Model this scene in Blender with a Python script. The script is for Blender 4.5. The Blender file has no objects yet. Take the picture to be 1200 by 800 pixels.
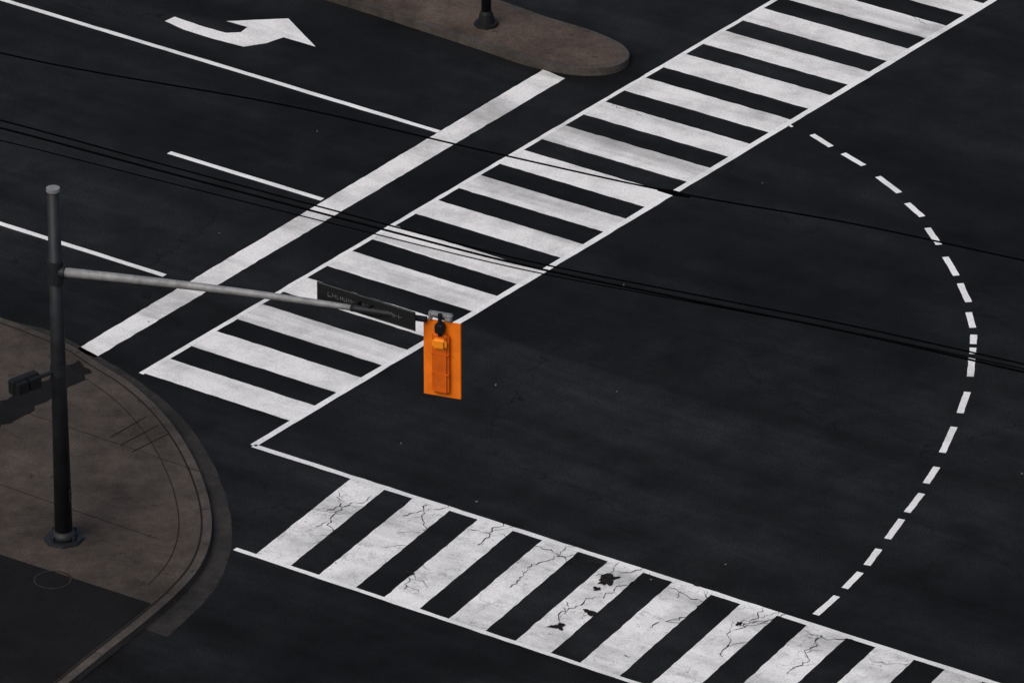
import bpy, math, random, bmesh
from mathutils import Vector, Matrix, noise
random.seed(7)
# ---- surveyed plan of the junction, metres (x east, y north, z up) ----
W={
'A_left':[(-6.44,-1.24),(4.92,14.27)],'A_right':[(-4.41,-3.91),(9.28,14.47)],
'A_anchor':[(-4.94,-1.79),(6.79,13.88)],'A_dir':[(-5.88,-0.66),(-3.46,-2.33)],
'B_top':[(-4.41,-3.91),(7.74,-12.08)],'B_bot':[(-4.6,-7.58),(1.99,-12.08)],
'B_anchor':[(-2.42,-5.27),(7.29,-11.8)],'B_dir':[(-2.42,-5.27),(-3.96,-7.97)],
'stop':[(-7.63,-0.33),(-7.26,-0.62),(1.0,10.89),(0.58,11.28)],
'L1':[(-9.86,14.51),(-1.34,8.54)],'L2':[(-6.32,7.66),(-3.45,5.68)],'L3':[(-9.25,4.69),(-6.19,2.58)],
'arrow':[(-6.64,13.48),(-6.27,13.09),(-5.68,12.66),(-5.1,12.31),(-4.67,12.47),(-4.35,12.74),(-3.73,12.31),(-4.28,13.6),(-5.47,13.48),(-5.05,13.21),(-5.17,12.97),(-5.45,12.94),(-5.87,13.21),(-6.46,13.68)],
'island':[(-5.81,16.16),(-3.61,14.47),(-2.45,13.6),(-0.65,12.2),(0.32,11.43),(1.13,11.05),(1.77,11.05),(2.14,11.35),(2.21,11.74),(2.02,12.2),(1.46,12.78),(0.65,13.37),(-0.66,14.47),(-3.33,16.48)],
'island_post':(-0.49,12.97),
'curb':[(-11.4,2.51),(-9.01,0.69),(-8.3,0.13),(-7.67,-0.43),(-7.15,-1.11),(-6.56,-1.88),(-5.97,-2.97),(-5.48,-4.31),(-5.12,-5.85),(-5.0,-7.2),(-5.14,-8.38),(-5.52,-9.39),(-6.04,-10.39),(-6.61,-11.38),(-7.12,-12.3),(-8.1,-14.12)],
'gutter':[(-11.42,2.75),(-9.02,0.93),(-8.09,0.4),(-7.38,-0.39),(-6.67,-1.24),(-5.88,-2.46),(-5.23,-4.0),(-4.82,-5.69),(-4.66,-7.2),(-4.76,-8.38),(-5.03,-9.36),(-5.6,-10.56)],
'bed_edge':[(-5.89,-9.62),(-8.48,-7.94)],
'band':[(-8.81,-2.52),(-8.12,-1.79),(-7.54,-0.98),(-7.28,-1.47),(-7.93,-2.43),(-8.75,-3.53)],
'grooves':[(-6.84,-3.85),(-6.26,-3.09),(-6.65,-4.13),(-6.04,-3.41),(-6.46,-4.4),(-5.85,-3.72)],
'cover':(-7.55,-8.9),'pole':(-7.44,-7.49),
'dashes':[(5.08,8.98),(5.2,8.76),(5.56,8.43),(5.89,7.91),(6.1,7.62),(6.46,7.11),(6.7,6.64),(7.06,5.96),(7.18,5.53),(7.43,4.97),(7.5,4.51),(7.67,3.82),(7.76,3.33),(7.92,2.58),(7.97,2.27),(8.08,1.53),(8.06,1.13),(8.1,0.53),(8.1,0.26),(8.07,-0.10),(8.06,-0.24),(8.04,-0.48),(8.02,-0.62),(7.95,-1.34),(7.87,-1.92),(7.7,-2.71),(7.57,-3.22),(7.32,-4.16),(7.2,-4.68),(6.99,-5.27),(6.9,-5.63),(6.62,-6.3),(6.52,-6.54),(6.25,-7.23),(6.09,-7.58),(5.87,-8.14),(5.75,-8.38),(5.47,-8.93),(5.33,-9.19),(4.96,-9.82)],
'chips':[((.76,-10.25),.12),((1.26,-9.74),.09),((1.63,-8.61),.16),((1.40,-8.96),.07),((-1.69,-8.43),.07),((3.02,-8.76),.09),((3.7,-10.14),.06)],
'cracks':[((-3.5,-6.3),(-2.3,-5.85)),((-2.88,-5.54),(-2.91,-7.49)),((-1.86,-6.45),(-0.86,-6.0)),((-1.43,-6.0),(-1.82,-8.96)),((-0.78,-6.96),(0.14,-7.26)),((-0.57,-7.49),(0.0,-6.66)),((0.35,-7.49),(1.41,-8.32)),((0.0,-8.96),(1.13,-7.49)),((1.41,-8.55),(2.4,-8.23)),((0.56,-10.25),(2.25,-8.38)),((2.52,-8.96),(3.49,-9.59)),((2.22,-10.25),(3.36,-9.25)),((3.62,-10.11),(4.6,-9.77)),((3.31,-11.24),(4.19,-9.59)),((4.72,-10.39),(5.54,-10.73)),((4.39,-11.8),(5.13,-10.54)),((5.79,-11.24),(6.74,-11.52)),
  ((2.31,9.65),(3.17,9.09)),((5.89,13.88),(7.0,13.09)),((1.6,10.21),(2.3,9.09)),((0.63,8.17),(1.56,6.89)),((7.23,14.47),(8.16,13.48)),((-2.57,1.66),(-1.95,0.93))],
'wire1':[(-10.58,-4.05),(-7.53,-5.72),(-3.72,-7.28),(-0.54,-8.96),(2.49,-10.50),(5.33,-11.65),(7.92,-12.94),(9.83,-13.82)],
'wire2':[(-10.35,-7.03),(-8.21,-8.16),(-5.41,-9.84),(-2.27,-11.70),(0.26,-13.15),(3.13,-14.48),(5.18,-15.42),(7.69,-16.71),(9.54,-17.66)],
}
# ---------------------------------------------------------------- materials
def newmat(name):
    m=bpy.data.materials.new(name); m.use_nodes=True
    nt=m.node_tree; b=nt.nodes['Principled BSDF']
    return m,nt,b
def N(nt,t,**kw):
    n=nt.nodes.new(t)
    for k,v in kw.items(): setattr(n,k,v)
    return n
def pos(nt,scale=(1,1,1),rotz=0):
    g=N(nt,'ShaderNodeNewGeometry'); r=N(nt,'ShaderNodeMapping'); mp=N(nt,'ShaderNodeMapping')
    r.inputs['Rotation'].default_value=(0,0,rotz)
    mp.inputs['Scale'].default_value=scale
    nt.links.new(g.outputs['Position'],r.inputs['Vector']); nt.links.new(r.outputs[0],mp.inputs['Vector']); return mp.outputs[0]
def noi(nt,vec,scale,detail=4,rough=.5):
    n=N(nt,'ShaderNodeTexNoise'); n.inputs['Scale'].default_value=scale
    n.inputs['Detail'].default_value=detail; n.inputs['Roughness'].default_value=rough
    nt.links.new(vec,n.inputs['Vector']); return n.outputs['Fac']
def ramp(nt,fac,stops):
    r=N(nt,'ShaderNodeValToRGB'); e=r.color_ramp.elements
    while len(e)<len(stops): e.new(.5)
    for i,(q,col) in enumerate(stops):
        e[i].position=q; e[i].color=(col if isinstance(col,tuple) else (col,col,col))+(1,)
    nt.links.new(fac,r.inputs[0]); return r.outputs[0]
def mix(nt,fac,a,b,mode='MIX'):
    n=N(nt,'ShaderNodeMix',data_type='RGBA',blend_type=mode)
    for sock,val in ((n.inputs[0],fac),(n.inputs[6],a),(n.inputs[7],b)):
        if isinstance(val,(int,float)): sock.default_value=val
        elif isinstance(val,tuple): sock.default_value=val+(1,)
        else: nt.links.new(val,sock)
    return n.outputs[2]
def mul(nt,a,b): return mix(nt,1.0,a,b,'MULTIPLY')
def cracks(nt,scale,width,warp=.5,ns=2.2):
    v=pos(nt); n=N(nt,'ShaderNodeTexNoise'); n.inputs['Scale'].default_value=ns; n.inputs['Detail'].default_value=6
    nt.links.new(v,n.inputs['Vector'])
    add=N(nt,'ShaderNodeVectorMath',operation='MULTIPLY_ADD')
    nt.links.new(n.outputs['Color'],add.inputs[0]); add.inputs[1].default_value=(warp,)*3
    nt.links.new(v,add.inputs[2])
    vo=N(nt,'ShaderNodeTexVoronoi',feature='DISTANCE_TO_EDGE',voronoi_dimensions='2D'); vo.inputs['Scale'].default_value=scale
    nt.links.new(add.outputs[0],vo.inputs['Vector'])
    return ramp(nt,vo.outputs['Distance'],[(0,1.0),(width,0.0)])
def bump(nt,b,h,strength,dist=.01):
    bm=N(nt,'ShaderNodeBump'); bm.inputs['Strength'].default_value=strength; bm.inputs['Distance'].default_value=dist
    nt.links.new(h,bm.inputs['Height']); nt.links.new(bm.outputs[0],b.inputs['Normal'])
LANE=math.atan2(-5.97,8.52)
def mat_asphalt():
    m,nt,b=newmat('asphalt')
    v=pos(nt)
    big=ramp(nt,noi(nt,v,.085,5,.6),[(.36,(.0040,.0045,.0052)),(.64,(.0128,.0135,.0143))])
    st=ramp(nt,noi(nt,pos(nt,(.06,.55,1),-LANE),1.0,5,.6),[(.34,.62),(.66,1.5)])
    st2=ramp(nt,noi(nt,pos(nt,(.2,4,1),-LANE),1.0,5,.7),[(.3,.84),(.7,1.2)])
    mid=ramp(nt,noi(nt,v,1.1,7,.7),[(.3,.62),(.7,1.42)])
    fine=ramp(nt,noi(nt,v,34,3,.8),[(.36,.45),(.5,.92),(.64,1.8)])
    col=mul(nt,mul(nt,mul(nt,mul(nt,big,st),st2),mid),fine)
    sp=ramp(nt,noi(nt,v,14,2,.5),[(.74,0.0),(.79,.5)])
    col=mix(nt,sp,col,(.06,.06,.06))
    cr=cracks(nt,.2,.005,1.1); msk=ramp(nt,noi(nt,v,.16,2),[(.48,0.0),(.58,.9)])
    col=mix(nt,mul(nt,cr,msk),col,(.002,.002,.003))
    st3=ramp(nt,noi(nt,v,.5,4,.55),[(.60,0.0),(.74,.6)])
    col=mix(nt,st3,col,(.0035,.0035,.004))
    nt.links.new(col,b.inputs['Base Color'])
    b.inputs['Roughness'].default_value=.85; b.inputs['Specular IOR Level'].default_value=.1
    bump(nt,b,noi(nt,v,38,3,.8),.6,.007)
    return m
def mat_paint(name,wear,crk,tone=(.80,.795,.78),ws=9,tmin=.62,dmin=.64):
    m,nt,b=newmat(name); v=pos(nt)
    dirt=ramp(nt,noi(nt,v,.9,7,.68),[(.30,tuple(x*dmin for x in tone)),(.55,tone)])
    tyre=ramp(nt,noi(nt,pos(nt,(.1,1.1,1),-LANE),1.0,5,.6),[(.32,tmin),(.50,1.0)])
    fine=ramp(nt,noi(nt,v,26,4,.8),[(.3,.70),(.54,1.0)])
    col=mul(nt,mul(nt,dirt,tyre),fine)
    w=ramp(nt,noi(nt,v,ws,9,.8),[(wear,0.0),(wear+.03,1.0)])
    patch=ramp(nt,noi(nt,v,.8,3),[(.42,0.15),(.60,1.0)])
    col=mix(nt,mul(nt,w,patch),col,(.035,.036,.037))
    if crk:
        cr=cracks(nt,1.6,.011,.5,3.8); ms=ramp(nt,noi(nt,v,.6,3),[(.44,0.0),(.52,.7)])
        col=mix(nt,mul(nt,cr,ms),col,(.09,.09,.09))
        ch=ramp(nt,noi(nt,v,4.0,7,.75),[(.63,0.0),(.655,1.0)]); mc=ramp(nt,noi(nt,v,.4,2),[(.46,0.0),(.56,1.0)])
        col=mix(nt,mul(nt,ch,mc),col,(.025,.025,.026))
        gw=ramp(nt,noi(nt,v,3.0,7,.75),[(.54,0.0),(.66,.5)])
        col=mix(nt,gw,col,(.24,.24,.235))
    nt.links.new(col,b.inputs['Base Color']); b.inputs['Roughness'].default_value=.7
    b.inputs['Specular IOR Level'].default_value=.2
    bump(nt,b,noi(nt,v,40,3,.7),.4,.005)
    return m
def mat_concrete(name,c1,c2,rough=.85,sc=1.0):
    m,nt,b=newmat(name); v=pos(nt)
    col=ramp(nt,noi(nt,v,.5*sc,6,.65),[(.34,c1),(.66,c2)])
    col=mul(nt,col,ramp(nt,noi(nt,v,3,7,.72),[(.3,.66),(.7,1.25)]))
    col=mul(nt,col,ramp(nt,noi(nt,v,30,3,.8),[(.35,.7),(.65,1.25)]))
    sp=ramp(nt,noi(nt,v,5,2,.4),[(.70,0.0),(.74,.5)])   # gum and oil spots
    col=mix(nt,sp,col,tuple(x*.5 for x in c1))
    nt.links.new(col,b.inputs['Base Color']); b.inputs['Roughness'].default_value=rough
    b.inputs['Specular IOR Level'].default_value=.15
    bump(nt,b,noi(nt,v,35,3,.8),.5,.006); return m
def mat_plain(name,col,rough=.5,metal=0,var=.2,sc=6,spec=.4):
    m,nt,b=newmat(name); v=pos(nt)
    cc=mul(nt,col,ramp(nt,noi(nt,v,sc,5,.6),[(.3,1-var),(.7,1.0)]))
    nt.links.new(cc,b.inputs['Base Color']); b.inputs['Roughness'].default_value=rough
    b.inputs['Metallic'].default_value=metal; b.inputs['Specular IOR Level'].default_value=spec; return m
M_asph=mat_asphalt()
M_paintA=mat_paint('road_paint',.65,False,(.86,.85,.83))
M_paintL=mat_paint('road_paint_line',.67,False,(.88,.88,.87),9,.8,.8)
M_paintB=mat_paint('road_paint_worn',.60,True,(.88,.875,.86))
M_walk=mat_concrete('stained_concrete',(.040,.032,.027),(.080,.065,.055))
M_curb=mat_concrete('kerb_concrete',(.040,.035,.031),(.085,.073,.064))
M_gut=mat_concrete('gutter_concrete',(.013,.013,.013),(.040,.036,.033))
M_isl=mat_concrete('island_concrete',(.048,.034,.027),(.100,.074,.059))
M_dark=mat_concrete('planter_soil_and_band',(.004,.004,.004),(.009,.008,.008))
M_joint=mat_plain('joint_dirt',(.020,.017,.015),.9,spec=.1)
M_steel=mat_plain('galvanised_steel',(.30,.305,.31),.6,.2,.5,5)
M_pole=mat_plain('dark_weathered_steel',(.016,.018,.022),.55,.0,.6,4,.3)
M_or=mat_plain('orange_enamel',(.90,.20,.010),.6,0,.22,4,.2)
M_or2=mat_plain('orange_housing',(.68,.12,.006),.55,0,.3,5,.25)
M_ye=mat_plain('amber_cap',(.95,.29,.012),.5,0,.15,5,.3)
M_blk=mat_plain('black_rubber',(.0025,.0025,.003),1.0,spec=0.0)
M_blk2=mat_plain('black_painted_metal',(.010,.010,.011),.6,spec=.2)
M_sign=mat_plain('sign_face_dark',(.014,.015,.016),.5,spec=.2)
M_signw=mat_plain('sign_faded_white',(.13,.13,.13),.6,var=.5,sc=4)
M_crack=mat_plain('crack_asphalt',(.03,.03,.031),1.0,var=.8,sc=14,spec=0.0)
M_litter=mat_plain('litter_paper',(.25,.24,.22),.8)

# ---------------------------------------------------------------- mesh helpers
def link(o): bpy.context.collection.objects.link(o); return o
def obj(name,bm,mat,parent=None,smooth=False):
    me=bpy.data.meshes.new(name); bm.normal_update(); bm.to_mesh(me); bm.free()
    o=link(bpy.data.objects.new(name,me)); me.materials.append(mat)
    if smooth:
        for q in me.polygons: q.use_smooth=True
    if parent: o.parent=parent
    return o
def add_poly(bm,pts,z):
    vs=[bm.verts.new((q[0],q[1],z)) for q in pts]
    fa=bm.faces.new(vs); fa.normal_update()
    if fa.normal.z<0: fa.normal_flip()
    return fa
def rough_poly(bm,pts,z,step=.12,amp=.010):
    out=[]
    for i in range(len(pts)):
        a=Vector(pts[i][:2]); b=Vector(pts[(i+1)%len(pts)][:2]); L=(b-a).length
        n=max(1,int(L/step)); nrm=Vector((-(b-a).y,(b-a).x)).normalized() if L>0 else Vector((0,0))
        for k in range(n):
            q=a+(b-a)*k/n
            if k>0: q+=nrm*(noise.noise(Vector((q.x*5,q.y*5,3.1)))*amp*1.6+random.uniform(-amp,amp)*.5)
            out.append(q)
    f_=add_poly(bm,out,z); bmesh.ops.triangulate(bm,faces=[f_])
def catmull(pts,n=10):
    P_=[Vector(q) for q in pts]; out=[]
    for i in range(len(P_)-1):
        p0=P_[max(i-1,0)];p1=P_[i];p2=P_[i+1];p3=P_[min(i+2,len(P_)-1)]
        for k in range(n):
            t=k/n
            out.append(.5*((2*p1)+(p2-p0)*t+(2*p0-5*p1+4*p2-p3)*t*t+(3*p1-p0-3*p2+p3)*t**3))
    out.append(P_[-1]); return out
def offset(cv,d):
    out=[]
    for i,q in enumerate(cv):
        t=(cv[min(i+1,len(cv)-1)]-cv[max(i-1,0)]).normalized()
        out.append(q+Vector((-t.y,t.x))*d)
    return out
def ribbon(bm,cv,w,z):
    a=offset(cv,w/2); b=offset(cv,-w/2)
    for i in range(len(cv)-1): add_poly(bm,[a[i],a[i+1],b[i+1],b[i]],z)
def prism(bm,pts,z0,z1):
    top=[bm.verts.new((q[0],q[1],z1)) for q in pts]; bot=[bm.verts.new((q[0],q[1],z0)) for q in pts]
    fa=bm.faces.new(top); fa.normal_update()
    if fa.normal.z<0: fa.normal_flip()
    n=len(pts)
    for i in range(n):
        bm.faces.new((bot[i],bot[(i+1)%n],top[(i+1)%n],top[i]))
    bmesh.ops.triangulate(bm,faces=[fa])
    bmesh.ops.recalc_face_normals(bm,faces=bm.faces)
def tube(bm,pts,rad,n=16,cap=True):
    pts=[Vector(q) for q in pts]; rings=[]
    for i,q in enumerate(pts):
        t=(pts[min(i+1,len(pts)-1)]-pts[max(i-1,0)]).normalized()
        up=Vector((0,0,1)) if abs(t.z)<.9 else Vector((1,0,0))
        a=t.cross(up).normalized(); b=t.cross(a).normalized(); r=rad[i] if isinstance(rad,(list,tuple)) else rad
        rings.append([bm.verts.new(q+(a*math.cos(2*math.pi*k/n)+b*math.sin(2*math.pi*k/n))*r) for k in range(n)])
    for i in range(len(rings)-1):
        for k in range(n): bm.faces.new((rings[i][k],rings[i][(k+1)%n],rings[i+1][(k+1)%n],rings[i+1][k]))
    if cap: bm.faces.new(rings[0]); bm.faces.new(rings[-1])
    bmesh.ops.recalc_face_normals(bm,faces=bm.faces)
def box(bm,cen,ax,ay,az,sx,sy,sz,bev=0):
    r=bmesh.ops.create_cube(bm,size=1)
    M=Matrix((( *(ax*sx),),( *(ay*sy),),( *(az*sz),))).transposed().to_4x4(); M.translation=Vector(cen)
    bmesh.ops.transform(bm,matrix=M,verts=r['verts'])
    if bev:
        es=list({e for v in r['verts'] for e in v.link_edges})
        bmesh.ops.bevel(bm,geom=es,offset=bev,segments=3,affect='EDGES')
def inter(p1,d1,p2,d2):
    den=d1.x*d2.y-d1.y*d2.x; w=p2-p1
    return p1+d1*((w.x*d2.y-w.y*d2.x)/den)
V2=lambda q:Vector((q[0],q[1]))

# ---------------------------------------------------------------- ground / road
bm=bmesh.new(); R=3000
xs=[-R,-400,-80,-30,30,80,400,R]
vv=[[bm.verts.new((x,y,0)) for x in xs] for y in xs]
for i in range(7):
    for j in range(7): bm.faces.new((vv[i][j],vv[i][j+1],vv[i+1][j+1],vv[i+1][j]))
obj('asphalt_road',bm,M_asph)
Z=.004
def crosswalk(name,l0,l1,anchor,dirn,nint,rng,frac,mat,wl0,wl1,ext0,ext1,lmat):
    e=link(bpy.data.objects.new(name,None))
    a0,a1=V2(anchor[0]),V2(anchor[1]); step=(a1-a0)/nint; d=(V2(dirn[1])-V2(dirn[0])).normalized()
    bm=bmesh.new()
    la,lb=V2(l0[0]),V2(l1[0]); da=(V2(l0[1])-la).normalized(); db=(V2(l1[1])-lb).normalized()
    for i in rng:
        cc=a0+step*i; h=step*frac/2*random.uniform(.95,1.05)
        q=[inter(cc-h,d,la,da),inter(cc+h,d,la,da),inter(cc+h,d,lb,db),inter(cc-h,d,lb,db)]
        rough_poly(bm,q,Z)
    obj('stripes',bm,mat,e)
    bm=bmesh.new()
    for (o_,dd,w,ex) in ((la,da,wl0,ext0),(lb,db,wl1,ext1)):
        n=Vector((-dd.y,dd.x))*w/2; A=o_+dd*ex[0]; B=o_+dd*ex[1]
        rough_poly(bm,[A-n,B-n,B+n,A+n],Z*2,.25,.008)
    obj('edge_lines',bm,lmat,e)
crosswalk('zebra_crossing',W['A_left'],W['A_right'],W['A_anchor'],W['A_dir'],15,range(0,26),.54,M_paintA,.10,.13,(0,36),(0,36),M_paintL)
crosswalk('zebra_crossing.001',W['B_top'],W['B_bot'],W['B_anchor'],W['B_dir'],9,range(0,20),.56,M_paintB,.12,.10,(0,28),(0,26),M_paintL)
bm=bmesh.new(); rough_poly(bm,W['stop'],Z); obj('stop_line',bm,M_paintA)
for k,ex in (('L1',30),('L2',0),('L3',30)):
    a,b=V2(W[k][0]),V2(W[k][1]); d=(b-a).normalized(); n=Vector((-d.y,d.x))*.06; a=a-d*ex
    bm=bmesh.new(); rough_poly(bm,[a-n,b-n,b+n,a+n],Z,.3,.006); obj('lane_line',bm,M_paintL)
bm=bmesh.new(); rough_poly(bm,W['arrow'],Z,.15,.006); obj('turn_arrow_marking',bm,M_paintA)
bm=bmesh.new(); dl=W['dashes']
for i in range(0,len(dl),2):
    a,b=V2(dl[i]),V2(dl[i+1]); d=(b-a).normalized(); n=Vector((-d.y,d.x))*(.06 if i else .03)
    rough_poly(bm,[a-n,b-n,b+n,a+n],Z,.1,.006)
obj('dashed_guide_line',bm,M_paintL)

# ---------------------------------------------------------------- corner pavement
curb=catmull(W['curb']); gut=catmull(W['gutter'])
far=[Vector((-60,curb[-1].y-10)),Vector((-60,curb[0].y+6))]
bm=bmesh.new(); prism(bm,curb+far,-.02,.13); obj('kerb',bm,M_curb)
mid=curb[len(curb)//2]; sgn=-1
if (offset(curb,-.2)[len(curb)//2]-mid).dot(Vector((-1,0)))<0: sgn=1
inn=offset(curb,sgn*.17)
bm=bmesh.new(); f_=add_poly(bm,inn+far,.134); bmesh.ops.triangulate(bm,faces=[f_]); obj('pavement',bm,M_walk)
bm=bmesh.new(); n=len(gut); cc=[min(curb,key=lambda q:(q-g).length) for g in gut]
gut=[g+(c_-g)*(0.06*noise.noise(Vector((g.x*3,g.y*3,0)))) for g,c_ in zip(gut,cc)]
for i in range(n-1):
    q=[gut[i],gut[i+1],cc[i+1],cc[i]]
    if (cc[i+1]-cc[i]).length<1e-4: q=q[:3]
    add_poly(bm,q,.004)
obj('gutter',bm,M_gut)
bm=bmesh.new(); ribbon(bm,offset(curb,sgn*.17),.03,.140); ribbon(bm,offset(curb,sgn*.55)[30:110],.016,.140)
for k in (33,58,84,110,130):
    a=curb[k]; b=inn[k]; ribbon(bm,[a+(b-a)*.02,b],.015,.1345)
g=W['grooves']
for i in range(0,6,2): ribbon(bm,[V2(g[i]),V2(g[i+1])],.025,.140)
jd=(V2(W['L1'][1])-V2(W['L1'][0])).normalized(); jn=Vector((-jd.y,jd.x)); base=V2(W['pole'])
for k in (.9,3.2): ribbon(bm,[base+jn*k-jd*9,base+jn*k+jd*(1.5-.2*k)],.014,.140)
obj('pavement_joints',bm,M_joint)
bm=bmesh.new(); pl=[V2(q) for q in W['bed_edge']]
line_d=(pl[1]-pl[0]).normalized()
oc=offset(curb,sgn*.20)[60:]
side=[q for q in oc if (q-pl[0]).x*line_d.y-(q-pl[0]).y*line_d.x> 0]
alt=[q for q in oc if (q-pl[0]).x*line_d.y-(q-pl[0]).y*line_d.x< 0]
sel=side if (not alt or (side and side[-1].y<alt[-1].y)) else alt
f_=add_poly(bm,sel+[Vector((-50,sel[-1].y-8)),pl[0]+line_d*45],.144); bmesh.ops.triangulate(bm,faces=[f_]); obj('planting_bed',bm,M_dark)
bm=bmesh.new(); rough_poly(bm,W['band'],.1385,.12,.06); obj('pavement_dark_band',bm,M_dark)  # flat dark band with ragged edges laid over the pavement
bm=bmesh.new(); cv=W['cover']
ring=[Vector((cv[0]+.3*math.cos(t*math.pi/16),cv[1]+.3*math.sin(t*math.pi/16))) for t in range(33)]
ribbon(bm,ring,.03,.150); obj('utility_cover',bm,M_gut)

# ---------------------------------------------------------------- median island
isl=catmull(W['island'],6)
er=link(bpy.data.objects.new('median_island',None))
bm=bmesh.new(); prism(bm,isl,-.02,.15); obj('kerb_body',bm,M_curb,er)
o1=offset(isl,.14); o2=offset(isl,-.14)
cen=sum(isl,Vector((0,0)))/len(isl)
top=o1 if sum((q-cen).length for q in o1)<sum((q-cen).length for q in o2) else o2
bm=bmesh.new(); f_=add_poly(bm,top,.155); bmesh.ops.triangulate(bm,faces=[f_]); obj('top_slab',bm,M_isl,er)

# ---------------------------------------------------------------- traffic signal
px,py=W['pole']
root=link(bpy.data.objects.new('traffic_signal',None))
bm=bmesh.new(); tube(bm,[(px,py,.13),(px,py,.18)],[.34,.33],8); obj('base_plate',bm,M_pole,root)
bm=bmesh.new()
for k in range(4):
    a=math.pi/4+k*math.pi/2; tube(bm,[(px+.25*math.cos(a),py+.25*math.sin(a),.17),(px+.25*math.cos(a),py+.25*math.sin(a),.27)],.028,8)
obj('anchor_bolts',bm,M_pole,root)
bm=bmesh.new(); tube(bm,[(px,py,.18),(px,py,.25),(px,py,.32)],[.22,.21,.165],20); obj('base_collar',bm,M_pole,root,True)
bm=bmesh.new(); tube(bm,[(px,py,.3),(px,py,6.55)],[.15,.10],24); obj('pole',bm,M_pole,root,True)
bm=bmesh.new(); tube(bm,[(px,py,6.55),(px,py,6.61)],[.112,.112],20); obj('pole_cap',bm,M_steel,root)
bm=bmesh.new(); box(bm,(px+.13,py-.05,1.0),Vector((1,0,0)),Vector((0,1,0)),Vector((0,0,1)),.04,.12,.22,.01); obj('hand_hole_cover',bm,M_blk2,root)
hA=5.1
e0=Vector((px,py,hA)); e1=Vector((-1.37,-9.72,5.35))
ad=(e1-e0); AP=lambda t:e0+ad*t+Vector((0,0,.06*math.sin(math.pi*t)))
bm=bmesh.new(); tube(bm,[AP(i/12) for i in range(11)],[.082-.04*i/12 for i in range(11)],16); obj('mast_arm',bm,M_steel,root,True)
bm=bmesh.new(); tube(bm,[AP(.80),AP(.815),AP(.9),AP(1.0)],[.06,.062,.055,.05],14); obj('arm_extension',bm,M_pole,root,True)
bm=bmesh.new(); tube(bm,[(px,py,hA-.2),(px,py,hA+.2)],[.135,.135],20); tube(bm,[e0,e0+ad*.028],[.11,.11],16); obj('arm_clamp',bm,M_pole,root)
ax=Vector((ad.x,ad.y,0)).normalized(); ay=Vector((ax.y,-ax.x,0)); az=Vector((0,0,1))
if ay.y>0: ay=-ay
sc=Vector((-1.12,-9.73,4.65))
bm=bmesh.new(); box(bm,sc,ax,ay,az,.63,.012,1.36,.004)
for sx in (-1,1): box(bm,sc+ax*sx*.31-ay*.02,ax,ay,az,.012,.05,1.35)
obj('backplate',bm,M_or,root)
bm=bmesh.new()
box(bm,sc+ay*.06-az*.05,ax,ay,az,.29,.11,1.07,.035)
for k in (-.178,.178): box(bm,sc+ay*.062+az*(k-.05),ax,ay,az,.294,.116,.014)
obj('signal_housing',bm,M_or2,root)
bm=bmesh.new()
for k in (-1,0,1):
    cen=sc-ay*.02+az*(k*.36-.03); tube(bm,[cen,cen-ay*.28+az*-.03],[.15,.15],18,False)
obj('visors',bm,M_or2,root)
bm=bmesh.new(); box(bm,sc+ay*.13+az*.33,ax,ay,az,.25,.10,.20,.045); obj('terminal_cover',bm,M_ye,root)
bm=bmesh.new(); box(bm,sc+ay*.10+az*.60,ax,ay,az,.15,.14,.16,.02); tube(bm,[sc+ay*.1+az*.46,sc+ay*.1+az*.85],.035,10); obj('hanger',bm,M_blk2,root)
bm=bmesh.new(); box(bm,sc+ay*.02+az*.80,ax,ay,az,.38,.10,.07,.02); box(bm,sc-ax*.19+ay*.02+az*.76,ax,ay,az,.06,.09,.16,.02); box(bm,sc+ax*.12+ay*.03+az*.75,ax,ay,az,.12,.09,.08,.02); obj('arm_bracket',bm,M_steel,root)
# street name sign
sd=Vector((jd.x,jd.y,0)); sn=Vector((sd.y,-sd.x,0))
if sn.y>0: sn=-sn
sroot=link(bpy.data.objects.new('street_name_sign',None))
smid=AP(.83)-sn*.10+Vector((0,0,.02))
bm=bmesh.new(); box(bm,smid,sd,sn,az,1.95,.02,.34,.004); obj('panel',bm,M_sign,sroot)
bm=bmesh.new()
for zz in (-.160,.160): box(bm,smid+az*zz+sn*.012,sd,sn,az,1.91,.006,.010)
x=-.75
while x<.75:
    w=random.choice([.04,.05,.06])
    if random.random()<.15: x+=.09; continue
    box(bm,smid+sd*x+sn*.012,sd,sn,az,.010,.006,.07)
    if random.random()<.6: box(bm,smid+sd*(x+w)+sn*.0125,sd,sn,az,.010,.006,.07)
    box(bm,smid+sd*(x+w/2)+az*random.choice([-.03,0,.03])+sn*.013,sd,sn,az,w,.006,.010); x+=w+.03
obj('lettering',bm,M_signw,sroot)
bm=bmesh.new()
for xx in (-.12,.12): box(bm,smid+sn*.05+sd*xx,sd,sn,az,.05,.10,.14)
obj('sign_brackets',bm,M_blk2,sroot)
# pedestrian signal
pz=3.25; pb=Vector((px,py,pz+.05)); pd=Vector((.75,.66,0)).normalized(); pn=Vector((pd.y,-pd.x,0)); pc=pb-pd*.62
proot=link(bpy.data.objects.new('pedestrian_signal',None))
bm=bmesh.new(); box(bm,pc-pd*.1,pd,pn,az,.55,.16,.26,.02)
for sx in (-.13,.13): box(bm,pc-pd*.1+pd*sx+pn*.12,pd,pn,az,.22,.1,.2,.01)
obj('housing',bm,M_blk2,proot)
bm=bmesh.new(); tube(bm,[pc,pb],.035,10); tube(bm,[pb-az*.1,pb+az*.1],.14,16); obj('bracket',bm,M_pole,proot)

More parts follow.
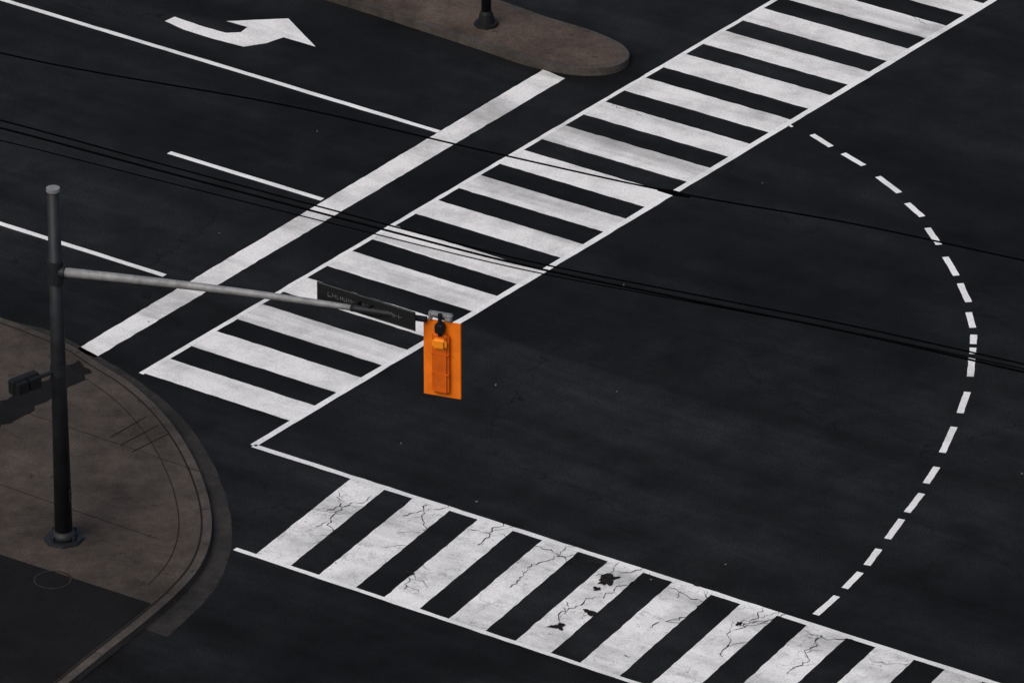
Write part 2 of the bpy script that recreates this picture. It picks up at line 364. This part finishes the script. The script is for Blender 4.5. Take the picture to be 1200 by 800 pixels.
# island post
ix,iy=W['island_post']
r2=link(bpy.data.objects.new('street_lamp',None))
bm=bmesh.new(); tube(bm,[(ix,iy,.15),(ix,iy,.22)],[.24,.23],8); tube(bm,[(ix,iy,.22),(ix,iy,.4),(ix,iy,.46)],[.16,.13,.10],16); obj('base',bm,M_blk2,r2)
bm=bmesh.new(); tube(bm,[(ix,iy,.43),(ix,iy,8.0)],[.095,.06],16); obj('post',bm,M_blk2,r2,True)
bm=bmesh.new(); tube(bm,[(ix,iy,7.9),(ix+.5,iy+.3,8.4),(ix+1.6,iy+1,8.6)],[.05,.04,.035],12); tube(bm,[(ix+1.5,iy+.95,8.57),(ix+1.8,iy+1.13,8.6),(ix+2.3,iy+1.4,8.55)],[.08,.16,.06],12); obj('lamp_arm',bm,M_pole,r2,True)

# wires
def wire(pts,h,r,fn=lambda x,y:(x,y)):
    cv=catmull(pts,8); a=cv[0]-(cv[1]-cv[0]).normalized()*25; b=cv[-1]+(cv[-1]-cv[-2]).normalized()*25
    cv=[a]+cv+[b]
    bm=bmesh.new(); tube(bm,[(*fn(q.x,q.y),h) for q in cv],r,8); return obj('overhead_wire',bm,M_blk,None,True)
wire(W['wire1'],8,.015); wire(W['wire2'],8,.018)
wire(W['wire2'],8.03,.014,lambda x,y:(x,y+.12+abs(x)*.012))
wire(W['wire2'],7.97,.010,lambda x,y:(x,y-.10+x*.035))
b_=Vector((2.55,-10.55,8))
bm=bmesh.new(); tube(bm,[b_-Vector((.25,-.13,0)),b_,b_+Vector((.25,-.13,0))],[.025,.045,.025],8); obj('wire_splice',bm,M_blk)

# cracks & chips
bm=bmesh.new()
def crack(a,b,w,jit=.09,z=.012,depth=0):
    a,b=V2(a),V2(b); n=max(4,int((b-a).length/.06)); d=(b-a).normalized(); nn=Vector((-d.y,d.x)); off=0; L=[];R_=[];C=[]
    for i in range(n+1):
        off+=random.uniform(-jit,jit); off*=.93
        q=a+(b-a)*i/n+nn*off+d*random.uniform(-.03,.03); ww=w*random.uniform(.15,1.4)*(.2 if i in(0,n) else 1)
        L.append(q+nn*ww/2); R_.append(q-nn*ww/2); C.append(q)
    for i in range(n): add_poly(bm,[L[i],L[i+1],R_[i+1],R_[i]],z)
    if depth<1:
        for q in C[2:-2]:
            if random.random()<.12:
                an=random.uniform(.5,1.3)*random.choice((-1,1)); dd=Vector((d.x*math.cos(an)-d.y*math.sin(an),d.x*math.sin(an)+d.y*math.cos(an)))
                crack(q,q+dd*random.uniform(.2,.6),w*.55,.05,z+.0008,1)
def blob(cn,r):
    cn=V2(cn); k=30; ph=random.random()*10; rot=random.random()*3
    pts=[]
    for i in range(k):
        a=6.283*i/k
        rr=r*(1+.9*noise.noise(Vector((math.cos(a)*1.3+ph,math.sin(a)*1.3,ph)))+.45*noise.noise(Vector((math.cos(a)*4+ph,math.sin(a)*4,ph))))
        x,y=math.cos(a)*1.35*rr,math.sin(a)*.8*rr
        pts.append(cn+Vector((x*math.cos(rot)-y*math.sin(rot),x*math.sin(rot)+y*math.cos(rot))))
    add_poly(bm,pts,.015)
for i,(a,b) in enumerate(W['cracks']): crack(a,b,.018 if i<17 else .010,.07,.012,0 if i<17 else 1)
for q,r in W['chips']: blob(q,r)
obj('pavement_cracks',bm,M_crack)
bm=bmesh.new()
for q in [(-3.61,8.54),(3.53,-8.14),(-1.89,-3.85)]+[(random.uniform(-9,9),random.uniform(-11,14)) for _ in range(9)]:
    r=random.uniform(.010,.02); an=random.random()*6
    box(bm,(q[0],q[1],.02),Vector((math.cos(an),math.sin(an),0)),Vector((-math.sin(an),math.cos(an),0)),Vector((0,0,1)),r*2,r,.012)
obj('litter_scraps',bm,M_litter)

# ---------------------------------------------------------------- light
w=bpy.data.worlds.new("World"); bpy.context.scene.world=w; w.use_nodes=True
nt=w.node_tree; sky=nt.nodes.new('ShaderNodeTexSky'); sky.sky_type='NISHITA'; sky.sun_disc=False
el,az_=math.radians(48),math.radians(215)
sky.sun_elevation=el; sky.sun_rotation=az_; sky.dust_density=4; sky.air_density=1
nt.links.new(sky.outputs[0],nt.nodes['Background'].inputs[0]); nt.nodes['Background'].inputs[1].default_value=.10
L=bpy.data.lights.new('sun','SUN'); L.energy=1.5; L.angle=math.radians(40); L.color=(1,.95,.88)
lo=link(bpy.data.objects.new('sun',L))
dv=Vector((math.sin(az_)*math.cos(el),math.cos(az_)*math.cos(el),math.sin(el)))
lo.rotation_euler=dv.to_track_quat('Z','Y').to_euler()
cd=bpy.data.cameras.new('camera'); cd.lens=261; cd.sensor_width=36; cd.clip_end=8000; cd.clip_start=1
co=link(bpy.data.objects.new('camera',cd))
co.location=(0,-115.83,59.02); co.rotation_euler=(math.radians(63),0,0)
sc_=bpy.context.scene; sc_.camera=co
sc_.view_settings.view_transform='Standard'; sc_.view_settings.look='None'; sc_.view_settings.exposure=0
